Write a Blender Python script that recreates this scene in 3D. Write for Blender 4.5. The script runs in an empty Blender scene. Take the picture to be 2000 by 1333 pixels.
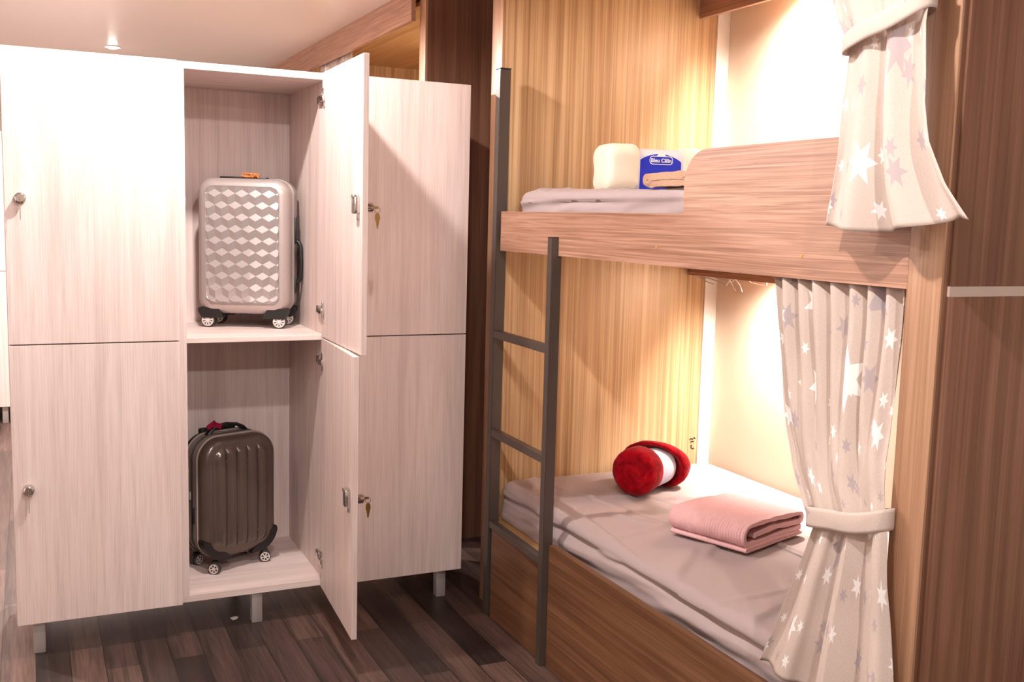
import bpy, bmesh, math, random
from mathutils import Vector, Matrix
random.seed(7)
sc = bpy.context.scene
COL = sc.collection

# ------------------------------------------------------------------ camera, world, exposure
cd = bpy.data.cameras.new('camera')
cam = bpy.data.objects.new('camera', cd); COL.objects.link(cam)
F = Vector((0.42428757, 0.89775845, -0.11836311)); R = Vector((0.9051385, -0.42429764, 0.02637832)); U = Vector((0.02653983, 0.118327, 0.99261995))
m = Matrix.Identity(4)
for i in range(3):
    m[i][0] = R[i]; m[i][1] = U[i]; m[i][2] = -F[i]
m[0][3], m[1][3], m[2][3] = -1.5458, 0.0, 1.5
cam.matrix_world = m
cd.sensor_fit = 'HORIZONTAL'; cd.sensor_width = 36.0; cd.lens = 2003.13 * 36.0 / 2000.0
cd.clip_start = 0.05; cd.clip_end = 60
sc.camera = cam

w = bpy.data.worlds.new('world'); sc.world = w; w.use_nodes = True
w.node_tree.nodes['Background'].inputs[0].default_value = (1.0, 0.93, 0.88, 1)
w.node_tree.nodes['Background'].inputs[1].default_value = 0.15
sc.view_settings.view_transform = 'Standard'; sc.view_settings.look = 'None'
sc.view_settings.gamma = 1.0; sc.view_settings.use_curve_mapping = False
sc.view_settings.exposure = 1.6
CEIL = 2.4877
LAMP_W = 32.0           # each ceiling downlight
BUNK_W = 46.0           # each lamp in a bunk
LAMPS = [(-1.03, -0.6), (-1.03, 1.35), (-1.02, 3.10), (-1.0, 5.02), (-1.0445, 6.92), (-2.75, -0.2), (-2.75, 2.0), (-2.75, 5.0)]  # the left row is added, out of view, to brighten the ceiling by bounce

# ------------------------------------------------------------------ helpers: colour and materials
def lin(c):
    return tuple(((v/255)/12.92 if v/255 <= .04045 else ((v/255+.055)/1.055)**2.4) for v in c) + (1.0,)

def newmat(name):
    mt = bpy.data.materials.new(name); mt.use_nodes = True
    nt = mt.node_tree; b = nt.nodes['Principled BSDF']
    return mt, nt, b

def plain(name, c, rough=.5, metal=0.0, bump=0.0, bscale=200, spec=.5, sheen=0.0):
    mt, nt, b = newmat(name)
    b.inputs['Base Color'].default_value = lin(c); b.inputs['Roughness'].default_value = rough
    b.inputs['Metallic'].default_value = metal; b.inputs['Specular IOR Level'].default_value = spec
    if sheen:
        b.inputs['Sheen Weight'].default_value = sheen; b.inputs['Sheen Roughness'].default_value = .4
    if bump:
        tc = nt.nodes.new('ShaderNodeTexCoord'); nz = nt.nodes.new('ShaderNodeTexNoise'); bp = nt.nodes.new('ShaderNodeBump')
        nz.inputs['Scale'].default_value = bscale; nz.inputs['Detail'].default_value = 3
        nt.links.new(tc.outputs['Object'], nz.inputs['Vector']); nt.links.new(nz.outputs['Fac'], bp.inputs['Height'])
        bp.inputs['Strength'].default_value = bump; bp.inputs['Distance'].default_value = .004
        nt.links.new(bp.outputs['Normal'], b.inputs['Normal'])
    return mt

def wood(name, dark, mid, light, grain='Z', broad=26.0, fine=190.0, stretch=.035, rough=.42, fineamt=.35, wob=.6, spec=.4):
    """Veneer: broad streaks, fine pores, both stretched along the grain axis."""
    mt, nt, b = newmat(name)
    L = nt.links.new
    tc = nt.nodes.new('ShaderNodeTexCoord')
    def noise(scale, st, detail, dist):
        mp = nt.nodes.new('ShaderNodeMapping')
        s = [scale]*3; s['XYZ'.index(grain)] = scale*st
        mp.inputs['Scale'].default_value = s
        nz = nt.nodes.new('ShaderNodeTexNoise'); nz.inputs['Scale'].default_value = 1
        nz.inputs['Detail'].default_value = detail; nz.inputs['Distortion'].default_value = dist
        L(tc.outputs['Object'], mp.inputs['Vector']); L(mp.outputs['Vector'], nz.inputs['Vector'])
        return nz
    n1 = noise(broad, stretch, 4, wob); n2 = noise(fine, stretch*.35, 2, .1)
    r1 = nt.nodes.new('ShaderNodeValToRGB')
    e = r1.color_ramp.elements
    e[0].position = .3; e[0].color = lin(dark); e[1].position = .7; e[1].color = lin(light)
    k = r1.color_ramp.elements.new(.5); k.color = lin(mid)
    L(n1.outputs['Fac'], r1.inputs['Fac'])
    r2 = nt.nodes.new('ShaderNodeValToRGB')
    r2.color_ramp.elements[0].position = .36; r2.color_ramp.elements[0].color = (.55, .5, .46, 1)
    r2.color_ramp.elements[1].position = .56; r2.color_ramp.elements[1].color = (1, 1, 1, 1)
    L(n2.outputs['Fac'], r2.inputs['Fac'])
    mx = nt.nodes.new('ShaderNodeMix'); mx.data_type = 'RGBA'; mx.blend_type = 'MULTIPLY'
    mx.inputs['Factor'].default_value = fineamt
    L(r1.outputs['Color'], mx.inputs['A']); L(r2.outputs['Color'], mx.inputs['B'])
    L(mx.outputs['Result'], b.inputs['Base Color'])
    b.inputs['Roughness'].default_value = rough; b.inputs['Specular IOR Level'].default_value = spec
    bp = nt.nodes.new('ShaderNodeBump'); bp.inputs['Strength'].default_value = .06; bp.inputs['Distance'].default_value = .002
    L(n2.outputs['Fac'], bp.inputs['Height']); L(bp.outputs['Normal'], b.inputs['Normal'])
    return mt

def plush_mat(name, a, c, scale=26):
    mt = plain(name, a, .9, bump=.9, bscale=130, spec=.06, sheen=.12); nt = mt.node_tree; b = nt.nodes['Principled BSDF']
    tc = nt.nodes.new('ShaderNodeTexCoord'); nz = nt.nodes.new('ShaderNodeTexNoise'); r = nt.nodes.new('ShaderNodeValToRGB')
    nz.inputs['Scale'].default_value = scale; nz.inputs['Detail'].default_value = 4; nz.inputs['Distortion'].default_value = 1.2
    r.color_ramp.elements[0].position = .38; r.color_ramp.elements[1].position = .66
    r.color_ramp.elements[0].color = lin(a); r.color_ramp.elements[1].color = lin(c)
    nt.links.new(tc.outputs['Object'], nz.inputs['Vector']); nt.links.new(nz.outputs['Fac'], r.inputs['Fac']); nt.links.new(r.outputs['Color'], b.inputs['Base Color'])
    return mt

def emitter(name, c, s):
    mt, nt, b = newmat(name)
    b.inputs['Base Color'].default_value = (.9, .9, .9, 1)
    b.inputs['Emission Color'].default_value = c; b.inputs['Emission Strength'].default_value = s
    return mt

def floor_mat():
    mt, nt, b = newmat('dark_plank_floor'); L = nt.links.new
    tc = nt.nodes.new('ShaderNodeTexCoord')
    sep = nt.nodes.new('ShaderNodeSeparateXYZ'); cmb = nt.nodes.new('ShaderNodeCombineXYZ')
    L(tc.outputs['Object'], sep.inputs[0]); L(sep.outputs['Y'], cmb.inputs['X']); L(sep.outputs['X'], cmb.inputs['Y'])
    br = nt.nodes.new('ShaderNodeTexBrick')
    br.inputs['Scale'].default_value = 1; br.inputs['Brick Width'].default_value = 1.15; br.inputs['Row Height'].default_value = .104
    br.inputs['Mortar Size'].default_value = .0014; br.inputs['Mortar Smooth'].default_value = .1; br.inputs['Bias'].default_value = 0.0
    br.offset = .37; br.offset_frequency = 2
    br.inputs['Color1'].default_value = lin((48, 34, 31)); br.inputs['Color2'].default_value = lin((112, 86, 76)); br.inputs['Mortar'].default_value = lin((34, 24, 22))
    L(cmb.outputs[0], br.inputs['Vector'])
    def nz(sx, sy, det, dist=.4):
        mp = nt.nodes.new('ShaderNodeMapping'); mp.inputs['Scale'].default_value = (sx, sy, 1)
        n = nt.nodes.new('ShaderNodeTexNoise'); n.inputs['Scale'].default_value = 1; n.inputs['Detail'].default_value = det; n.inputs['Distortion'].default_value = dist
        L(tc.outputs['Object'], mp.inputs['Vector']); L(mp.outputs['Vector'], n.inputs['Vector']); return n
    n1 = nz(34, 1.8, 5, 1.2); n2 = nz(150, 6, 3)
    def ramp(n, lo, hi, a, c):
        r = nt.nodes.new('ShaderNodeValToRGB'); r.color_ramp.elements[0].position = lo; r.color_ramp.elements[1].position = hi
        r.color_ramp.elements[0].color = (a, a, a, 1); r.color_ramp.elements[1].color = (c, c, c, 1)
        L(n.outputs['Fac'], r.inputs['Fac']); return r
    r1 = ramp(n1, .3, .7, .5, 1.15); r2 = ramp(n2, .35, .6, .62, 1.0)
    m1 = nt.nodes.new('ShaderNodeMix'); m1.data_type = 'RGBA'; m1.blend_type = 'MULTIPLY'; m1.inputs['Factor'].default_value = 1
    m2 = nt.nodes.new('ShaderNodeMix'); m2.data_type = 'RGBA'; m2.blend_type = 'MULTIPLY'; m2.inputs['Factor'].default_value = .8
    L(br.outputs['Color'], m1.inputs['A']); L(r1.outputs['Color'], m1.inputs['B'])
    L(m1.outputs['Result'], m2.inputs['A']); L(r2.outputs['Color'], m2.inputs['B'])
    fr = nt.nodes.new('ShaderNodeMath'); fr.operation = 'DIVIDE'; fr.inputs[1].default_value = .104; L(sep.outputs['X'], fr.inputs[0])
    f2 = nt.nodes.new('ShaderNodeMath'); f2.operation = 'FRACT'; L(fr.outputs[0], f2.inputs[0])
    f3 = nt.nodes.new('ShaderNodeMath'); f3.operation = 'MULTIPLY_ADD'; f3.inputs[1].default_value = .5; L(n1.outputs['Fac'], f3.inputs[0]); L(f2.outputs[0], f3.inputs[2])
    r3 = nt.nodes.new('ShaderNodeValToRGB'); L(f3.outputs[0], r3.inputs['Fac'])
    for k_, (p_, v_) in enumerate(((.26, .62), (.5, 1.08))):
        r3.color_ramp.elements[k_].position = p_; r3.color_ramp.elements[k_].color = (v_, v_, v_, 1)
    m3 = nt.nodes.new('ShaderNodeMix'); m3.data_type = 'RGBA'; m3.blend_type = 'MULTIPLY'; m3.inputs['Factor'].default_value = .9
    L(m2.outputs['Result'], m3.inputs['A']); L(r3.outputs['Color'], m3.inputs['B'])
    L(m3.outputs['Result'], b.inputs['Base Color'])
    b.inputs['Roughness'].default_value = .42
    bp = nt.nodes.new('ShaderNodeBump'); bp.inputs['Strength'].default_value = .15; bp.inputs['Distance'].default_value = .002
    L(n2.outputs['Fac'], bp.inputs['Height']); L(bp.outputs['Normal'], b.inputs['Normal'])
    return mt

def star_cloth(name, base):
    """Linen printed with six-pointed white and mauve-grey stars (in the cloth's own UV metres)."""
    mt, nt, b = newmat(name); L = nt.links.new
    def math_(op, a, c=None, d=None):
        n = nt.nodes.new('ShaderNodeMath'); n.operation = op
        for i, v in enumerate((a, c, d)):
            if v is None: continue
            if isinstance(v, (int, float)): n.inputs[i].default_value = v
            else: L(v, n.inputs[i])
        return n.outputs[0]
    uv = nt.nodes.new('ShaderNodeUVMap')
    def layer(cells, off, rmin, rmax, keep):
        mp = nt.nodes.new('ShaderNodeMapping'); mp.inputs['Scale'].default_value = (cells, cells, 0); mp.inputs['Location'].default_value = (off, off*1.7, 0)
        L(uv.outputs['UV'], mp.inputs['Vector'])
        vo = nt.nodes.new('ShaderNodeTexVoronoi'); vo.voronoi_dimensions = '2D'; vo.inputs['Scale'].default_value = 1; vo.inputs['Randomness'].default_value = .72
        L(mp.outputs['Vector'], vo.inputs['Vector'])
        sub = nt.nodes.new('ShaderNodeVectorMath'); sub.operation = 'SUBTRACT'
        L(mp.outputs['Vector'], sub.inputs[0]); L(vo.outputs['Position'], sub.inputs[1])
        s = nt.nodes.new('ShaderNodeSeparateXYZ'); L(sub.outputs[0], s.inputs[0])
        cs = nt.nodes.new('ShaderNodeSeparateColor'); L(vo.outputs['Color'], cs.inputs[0])
        ang = math_('ADD', math_('ARCTAN2', s.outputs['Y'], s.outputs['X']), math_('MULTIPLY', cs.outputs['Red'], .7))
        ang = math_('SUBTRACT', math_('MODULO', math_('ADD', ang, 20*math.pi/3), math.pi/3), math.pi/6)
        ln = nt.nodes.new('ShaderNodeVectorMath'); ln.operation = 'LENGTH'; L(sub.outputs[0], ln.inputs[0])
        x = math_('MULTIPLY', ln.outputs['Value'], math_('COSINE', ang))
        y = math_('MULTIPLY', ln.outputs['Value'], math_('ABSOLUTE', math_('SINE', ang)))
        d = math_('ADD', x, math_('MULTIPLY', y, 2.6))
        rr = math_('ADD', math_('MULTIPLY', math_('POWER', cs.outputs['Green'], 2.6), rmax-rmin), rmin)
        inside = math_('LESS_THAN', d, rr)
        inside = math_('MULTIPLY', inside, math_('LESS_THAN', math_('FRACT', math_('MULTIPLY', cs.outputs['Green'], 7.3)), keep))
        return inside, cs.outputs['Blue']
    tc = nt.nodes.new('ShaderNodeTexCoord')
    nz = nt.nodes.new('ShaderNodeTexNoise'); nz.inputs['Scale'].default_value = 330; nz.inputs['Detail'].default_value = 2
    L(tc.outputs['Object'], nz.inputs['Vector'])
    rb = nt.nodes.new('ShaderNodeValToRGB'); c0 = lin(base)
    rb.color_ramp.elements[0].color = tuple(v*.88 for v in c0[:3]) + (1,); rb.color_ramp.elements[1].color = tuple(min(1, v*1.1) for v in c0[:3]) + (1,)
    L(nz.outputs['Fac'], rb.inputs['Fac'])
    col = rb.outputs['Color']
    for (cells, off, rmin, rmax, keep) in ((9.5, .31, .15, .34, .95), (5.6, 4.6, .1, .42, .6)):
        ins, bl = layer(cells, off, rmin, rmax, keep)
        cm = nt.nodes.new('ShaderNodeMix'); cm.data_type = 'RGBA'
        cm.inputs['A'].default_value = lin((252, 247, 244)); cm.inputs['B'].default_value = lin((196, 180, 180))
        L(math_('GREATER_THAN', bl, .52), cm.inputs['Factor'])
        mx = nt.nodes.new('ShaderNodeMix'); mx.data_type = 'RGBA'
        L(ins, mx.inputs['Factor']); L(col, mx.inputs['A']); L(cm.outputs['Result'], mx.inputs['B'])
        col = mx.outputs['Result']
    L(col, b.inputs['Base Color']); b.inputs['Roughness'].default_value = .9; b.inputs['Specular IOR Level'].default_value = .1
    tr = nt.nodes.new('ShaderNodeBsdfTranslucent'); L(col, tr.inputs['Color'])
    ms = nt.nodes.new('ShaderNodeMixShader'); ms.inputs[0].default_value = .22
    L(b.outputs[0], ms.inputs[1]); L(tr.outputs[0], ms.inputs[2]); L(ms.outputs[0], nt.nodes['Material Output'].inputs['Surface'])
    return mt

M = dict(
    locker=wood('pale_ash_laminate', (212, 191, 184), (225, 205, 198), (234, 216, 210), 'Z', 16, 260, .05, .45, .22, 1.2),
    locker_h=wood('pale_ash_laminate_crosswise', (212, 191, 184), (225, 205, 198), (234, 216, 210), 'X', 16, 260, .05, .45, .22, 1.2),
    walnut_y=wood('walnut_veneer_lengthwise', (150, 107, 86), (174, 130, 107), (192, 149, 126), 'Y', 95, 230, .02, .38, .5, 1.8),
    walnut_z=wood('walnut_veneer_upright', (154, 112, 84), (170, 128, 98), (186, 144, 114), 'Z', 34, 200, .03, .42, .35, .5),
    warm_lit_z=wood('warm_lit_veneer_upright', (172, 134, 96), (194, 158, 118), (212, 180, 142), 'Z', 52, 170, .016, .36, .55, .35),  # yellower copy of the bunk laminate; warm berth light put into its colour
    oak_h=wood('oak_veneer_flat', (158, 118, 74), (180, 140, 92), (198, 160, 110), 'Y', 34, 200, .03, .36, .4, .5),
    dark_z=wood('dark_walnut_panel', (108, 72, 55), (127, 88, 68), (147, 106, 84), 'Z', 30, 170, .03, .4, .4, .5),
    drawer=wood('brown_oak_veneer', (98, 64, 42), (118, 80, 54), (138, 98, 70), 'Y', 34, 170, .03, .4, .5, .6),
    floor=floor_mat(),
    ceiling=plain('ceiling_paint', (224, 208, 198), .38, spec=.35),
    wall=plain('wall_paint', (222, 208, 198), .8),
    beige=plain('beige_back_panel', (224, 206, 184), .6, bump=.05, bscale=300),
    white=plain('white_trim', (240, 236, 230), .5),
    strip=plain('pale_joint_strip', (196, 174, 160), .5),
    bronze=plain('bronze_steel', (94, 83, 76), .36, .45, spec=.5),
    black=plain('black_plastic', (24, 21, 21), .42),
    rubber=plain('dark_grey_rubber', (62, 54, 56), .6),
    chrome=plain('chrome', (205, 200, 196), .18, 1.0),
    brass=plain('brass', (176, 142, 84), .32, 1.0),
    alu=plain('brushed_aluminium', (186, 178, 174), .4, .45),
    silver=plain('silver_shell', (190, 181, 179), .3, .6),
    silver_rim=plain('pearl_rim', (182, 168, 163), .3, .4),
    hub=plain('pale_hub', (216, 206, 200), .35, .2),
    grey_shell=plain('dark_taupe_shell', (100, 86, 78), .22, .4, spec=.6),
    gusset=plain('taupe_gusset', (142, 128, 120), .65, bump=.2, bscale=600),
    pipe=plain('taupe_piping', (168, 154, 144), .5),
    sheet=plain('grey_sheet', (170, 152, 150), .82, bump=.12, bscale=240, spec=.2, sheen=.1),
    red=plush_mat('red_plush', (122, 3, 14), (166, 8, 24), 20),
    cream=plain('cream_plush', (244, 234, 214), .9, bump=.4, bscale=220, spec=.1, sheen=.3),
    pink=plain('pink_towel', (240, 190, 190), .95, bump=.9, bscale=420, spec=.05, sheen=.3),
    tan=plain('tan_towel', (190, 148, 120), .95, bump=1.0, bscale=380, spec=.05, sheen=.3),
    label_white=plain('label_white', (228, 226, 236), .4),
    label_lilac=plain('label_lilac', (206, 206, 232), .4),
    label_blue=plain('label_blue', (38, 56, 196), .35),
    label_text=plain('label_print', (248, 248, 250), .45),
    orange=plain('orange_ribbon', (196, 112, 48), .6),
    magenta=plain('magenta_ribbon', (190, 20, 80), .6),
    tag=plain('pale_grey_plastic', (186, 180, 174), .5),
    plug=plain('ochre_plug', (190, 142, 70), .5),
    ink=plain('black_ink', (26, 20, 18), .6),
    wire=plain('white_wire', (206, 190, 196), .5),
    paper=plain('white_scrap', (226, 214, 204), .7),
    cloth=star_cloth('star_linen', (220, 202, 191)),
    lamp=emitter('lamp_glow', (1, .96, .9, 1), 60),
    bunk_lamp=emitter('bunk_lamp_glow', (1, .86, .66, 1), 14),
)

# ------------------------------------------------------------------ helpers: objects and shapes
def finish(name, bm, mat, smooth=True, angle=35):
    bmesh.ops.recalc_face_normals(bm, faces=bm.faces[:])
    me = bpy.data.meshes.new(name); bm.to_mesh(me); bm.free()
    if smooth:
        for p in me.polygons: p.use_smooth = True
        me.set_sharp_from_angle(angle=math.radians(angle))
    if mat: me.materials.append(mat)
    return me

def obj(name, bm, mat, parent=None, loc=None, rot=None, smooth=True, angle=35):
    """Link a mesh. Shapes are given in world metres unless their root turns; a part is stored relative to its root."""
    if parent is not None and not parent.get('_local'):
        off = Vector((0, 0, 0)); q = parent
        while q is not None: off += q.location; q = q.parent
        bmesh.ops.translate(bm, verts=bm.verts[:], vec=-off)
    o = bpy.data.objects.new(name, finish(name, bm, mat, smooth, angle)); COL.objects.link(o)
    if parent is not None:
        o.parent = parent
        if parent.get('_local'): o['_local'] = 1
    if loc is not None: o.location = loc
    if rot is not None: o.rotation_euler = (0, 0, rot)
    return o

def thing(name, label, cat, loc=(0, 0, 0), rotz=0, group=None, local=False):
    o = bpy.data.objects.new(name, None); COL.objects.link(o); o.empty_display_size = .1
    o.location = loc; o.rotation_euler = (0, 0, rotz)
    tag(o, label, cat, group)
    if local: o['_local'] = 1
    return o

def tag(o, label, cat, group=None):
    o['label'] = label; o['category'] = cat
    if group: o['group'] = group
    return o

def struct(name, bm, mat):
    o = obj(name, bm, mat, smooth=False); o['kind'] = 'structure'; return o

def nb(): return bmesh.new()

def merge(bm, src):
    me = bpy.data.meshes.new('tmp'); src.to_mesh(me); src.free(); bm.from_mesh(me); bpy.data.meshes.remove(me)
    return bm

def box(bm, x0, x1, y0, y1, z0, z1, bev=0.0, seg=2):
    t = nb()
    bmesh.ops.create_cube(t, size=1)
    for v in t.verts:
        v.co = Vector(((x0+x1)/2 + v.co.x*(x1-x0), (y0+y1)/2 + v.co.y*(y1-y0), (z0+z1)/2 + v.co.z*(z1-z0)))
    if bev: bmesh.ops.bevel(t, geom=t.edges[:], offset=bev, segments=seg, affect='EDGES', profile=.5)
    return merge(bm, t)

def bx(*a, **k): return box(nb(), *a, **k)

def prism(bm, pts, axis, a, b):
    """Extrude a polygon given in the two other axes along one axis from a to b."""
    def P(p, t):
        if axis == 'x': return (t, p[0], p[1])
        if axis == 'y': return (p[0], t, p[1])
        return (p[0], p[1], t)
    v0 = [bm.verts.new(P(p, a)) for p in pts]; v1 = [bm.verts.new(P(p, b)) for p in pts]
    n = len(pts)
    f = [bm.faces.new(v0), bm.faces.new(v1[::-1])]
    for i in range(n): bm.faces.new((v0[i], v1[i], v1[(i+1) % n], v0[(i+1) % n]))
    bmesh.ops.triangulate(bm, faces=f)
    return bm

def tube(bm, pts, r, n=8, closed=False):
    pts = [Vector(p) for p in pts]; rings = []
    rs = r if isinstance(r, (list, tuple)) else [r]*len(pts)
    up = None
    for i, p in enumerate(pts):
        if closed: d = (pts[(i+1) % len(pts)] - pts[i-1]).normalized()
        else: d = (pts[min(i+1, len(pts)-1)] - pts[max(i-1, 0)]).normalized()
        if up is None:
            up = Vector((0, 0, 1)) if abs(d.z) < .9 else Vector((1, 0, 0))
        s = d.cross(up).normalized(); u = s.cross(d).normalized(); up = u
        rings.append([bm.verts.new(p + (s*math.cos(2*math.pi*k/n) + u*math.sin(2*math.pi*k/n))*rs[i]) for k in range(n)])
    for i in range(len(rings) - (0 if closed else 1)):
        a, c = rings[i], rings[(i+1) % len(rings)]
        for k in range(n): bm.faces.new((a[k], a[(k+1) % n], c[(k+1) % n], c[k]))
    if not closed:
        bm.faces.new(rings[0][::-1]); bm.faces.new(rings[-1])
    return bm

def lathe(bm, prof, n=40, axis='x', c=(0, 0, 0), fn=None):
    """prof: (along, radius) pairs, turned about an axis through c."""
    rings = []
    for (a, r) in prof:
        ring = []
        for k in range(n):
            t = 2*math.pi*k/n; q, s = math.cos(t)*r, math.sin(t)*r
            v = Vector((a, q, s)) if axis == 'x' else Vector((q, a, s)) if axis == 'y' else Vector((q, s, a))
            if fn: v = fn(v, a, r, t)
            ring.append(bm.verts.new(v + Vector(c)))
        rings.append(ring)
    for i in range(len(rings)-1):
        for k in range(n): bm.faces.new((rings[i][k], rings[i][(k+1) % n], rings[i+1][(k+1) % n], rings[i+1][k]))
    bm.faces.new(rings[0]); bm.faces.new(rings[-1])
    return bm

def rrect(W, H, r, nc=8, nx=1, nz=1):
    """Rounded rectangle loop centred on 0 with a fixed point count."""
    r = max(min(r, W/2-1e-4, H/2-1e-4), 1e-4); pts = []
    cs = [(W/2-r, H/2-r, 0), (-W/2+r, H/2-r, 90), (-W/2+r, -H/2+r, 180), (W/2-r, -H/2+r, 270)]
    for q, (cx, cy, a0) in enumerate(cs):
        arc = [(cx + r*math.cos(math.radians(a0 + 90*i/nc)), cy + r*math.sin(math.radians(a0 + 90*i/nc))) for i in range(nc+1)]
        pts += arc
        nx_c = cs[(q+1) % 4]; a1 = nx_c[2]
        e = (nx_c[0] + r*math.cos(math.radians(a1)), nx_c[1] + r*math.sin(math.radians(a1)))
        k = nx if q % 2 == 0 else nz
        for i in range(1, k): pts.append((arc[-1][0] + (e[0]-arc[-1][0])*i/k, arc[-1][1] + (e[1]-arc[-1][1])*i/k))
    return pts

def ringed(bm, W, H, r, rings, plane='xz', nc=8, nx=1, nz=1, fn=None, caps=(True, True)):
    """Skin of rounded-rectangle rings: rings = (inset, depth). plane xz puts depth along y, xy puts it along z."""
    loops = []
    for (ins, dep) in rings:
        lp = []
        for (a, c) in rrect(W-2*ins, H-2*ins, max(r-ins, .002), nc, nx, nz):
            v = Vector((a, dep, c)) if plane == 'xz' else Vector((a, c, dep)) if plane == 'xy' else Vector((dep, a, c))
            if fn: v = fn(v, ins)
            lp.append(bm.verts.new(v))
        loops.append(lp)
    n = len(loops[0])
    for i in range(len(loops)-1):
        for k in range(n): bm.faces.new((loops[i][k], loops[i][(k+1) % n], loops[i+1][(k+1) % n], loops[i+1][k]))
    if caps[0]: bm.faces.new(loops[0])
    if caps[1]: bm.faces.new(loops[-1][::-1])
    return bm

def interp(tab, t):
    if t <= tab[0][0]: return tab[0][1]
    for (a, va), (c, vc) in zip(tab, tab[1:]):
        if t <= c: return va + (vc-va)*(t-a)/(c-a)
    return tab[-1][1]

def hump(t): return .5 - .5*math.cos(math.pi*max(0., min(1., t)))

from mathutils import noise as mnoise
def nz3(x, y, z): return mnoise.noise(Vector((x, y, z)))

# ------------------------------------------------------------------ the room
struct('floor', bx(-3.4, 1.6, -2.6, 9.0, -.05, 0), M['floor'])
struct('ceiling', bx(-3.4, 1.6, -2.6, 9.0, CEIL, CEIL+.05), M['ceiling'])
struct('wall_left', bx(-3.45, -3.4, -2.6, 9.0, 0, CEIL), M['wall'])
struct('wall_right', bx(1.6, 1.65, -2.6, 9.0, 0, CEIL), M['wall'])
struct('wall_back', bx(-3.4, 1.6, 9.0, 9.05, 0, CEIL), M['wall'])
struct('wall_front', bx(-3.4, 1.6, -2.65, -2.6, 0, CEIL), M['wall'])

# ------------------------------------------------------------------ ceiling downlights
for i, (lx, ly) in enumerate(LAMPS):
    lab = ['downlight in the ceiling behind the viewpoint', 'downlight in the ceiling in front of the upper bunk curtain',
           'downlight in the ceiling just in front of the lockers', 'downlight in the ceiling behind the lockers, just above the frame',
           'small glowing downlight in the ceiling, showing just above the left lockers',
           'added unseen ceiling light to the left behind the viewpoint, for bounce', 'added unseen ceiling light to the left of the lockers, for bounce', 'added unseen ceiling light far to the left, brightening the ceiling by bounce'][i]
    t = thing('ceiling_downlight', lab, 'ceiling light', (lx, ly, CEIL), group='recessed ceiling downlights')
    b = nb(); lathe(b, [(-.004, .03), (-.006, .045), (-.002, .05), (0, .05), (0, .03)], 28, 'z', (lx, ly, CEIL)); obj('trim_ring', b, M['white'], t)
    b = nb(); lathe(b, [(-.016, .001), (-.014, .016), (-.009, .026), (-.003, .031), (-.001, .031), (-.001, .001)], 24, 'z', (lx, ly, CEIL)); obj('lamp_lens', b, M['lamp'], t)
    ld = bpy.data.lights.new('downlight_beam', 'SPOT'); ld.energy = LAMP_W*(1.5, .85, 1.02, 2.7, 2.2, .22, .25, 2.4)[i]; ld.shadow_soft_size = .03
    ld.spot_size = math.radians(173); ld.spot_blend = .25; ld.color = (1.0, .935, .905)
    lo = bpy.data.objects.new('downlight_beam', ld); COL.objects.link(lo); lo.parent = t; lo.location = (0, 0, -.03)

# ------------------------------------------------------------------ lockers
LY = 3.617; X0, X1, X2, X3 = -1.6133, -1.0859, -.5585, -.031
ZB, ZM, ZT = .1209, 1.0559, 1.9927; T = .024; CF = LY + .02; CB = 4.187

def lock_set(door, W, zc, knob=True):
    """Cam lock with a hanging key at the free edge of a door (door's own coordinates)."""
    b = nb(); lathe(b, [(-.029, .002), (-.029, .012), (-.026, .0155), (-.010, .0155), (-.004, .018), (.001, .018)], 24, 'y', (-W+.045, 0, zc))
    k = obj('lock_knob', b, M['chrome'], door)
    b = nb()
    box(b, -W+.0442, -W+.0458, -.046, -.024, zc-.004, zc+.004)                                      # blade end in the lock
    tube(b, [(-W+.045, -.044+.009*math.cos(a), zc-.008+.009*math.sin(a)) for a in [i*math.pi/8 for i in range(16)]], .0009, 6, True)
    pr = [(-.044, -.016), (-.037, -.021), (-.036, -.036), (-.040, -.046), (-.042, -.049), (-.0425, -.066), (-.0455, -.068), (-.0465, -.049), (-.050, -.044), (-.053, -.034), (-.051, -.021)]
    prism(b, [(y, z+zc) for y, z in pr], 'x', -W+.0442, -W+.0458)
    obj('key', b, M['brass'], door)

def latch(door, W, zc):
    b = nb()
    box(b, -W+.028, -W+.062, .0178, .036, zc-.030, zc+.022, .002); box(b, -W+.036, -W+.054, .0178, .040, zc+.018, zc+.028, .001)
    box(b, -W+.037, -W+.05, .020, .036, zc-.032, zc-.024, .001); box(b, -W+.036, -W+.046, .0178, .024, zc-.052, zc-.028, .001)
    obj('door_catch', b, M['chrome'], door)

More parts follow.
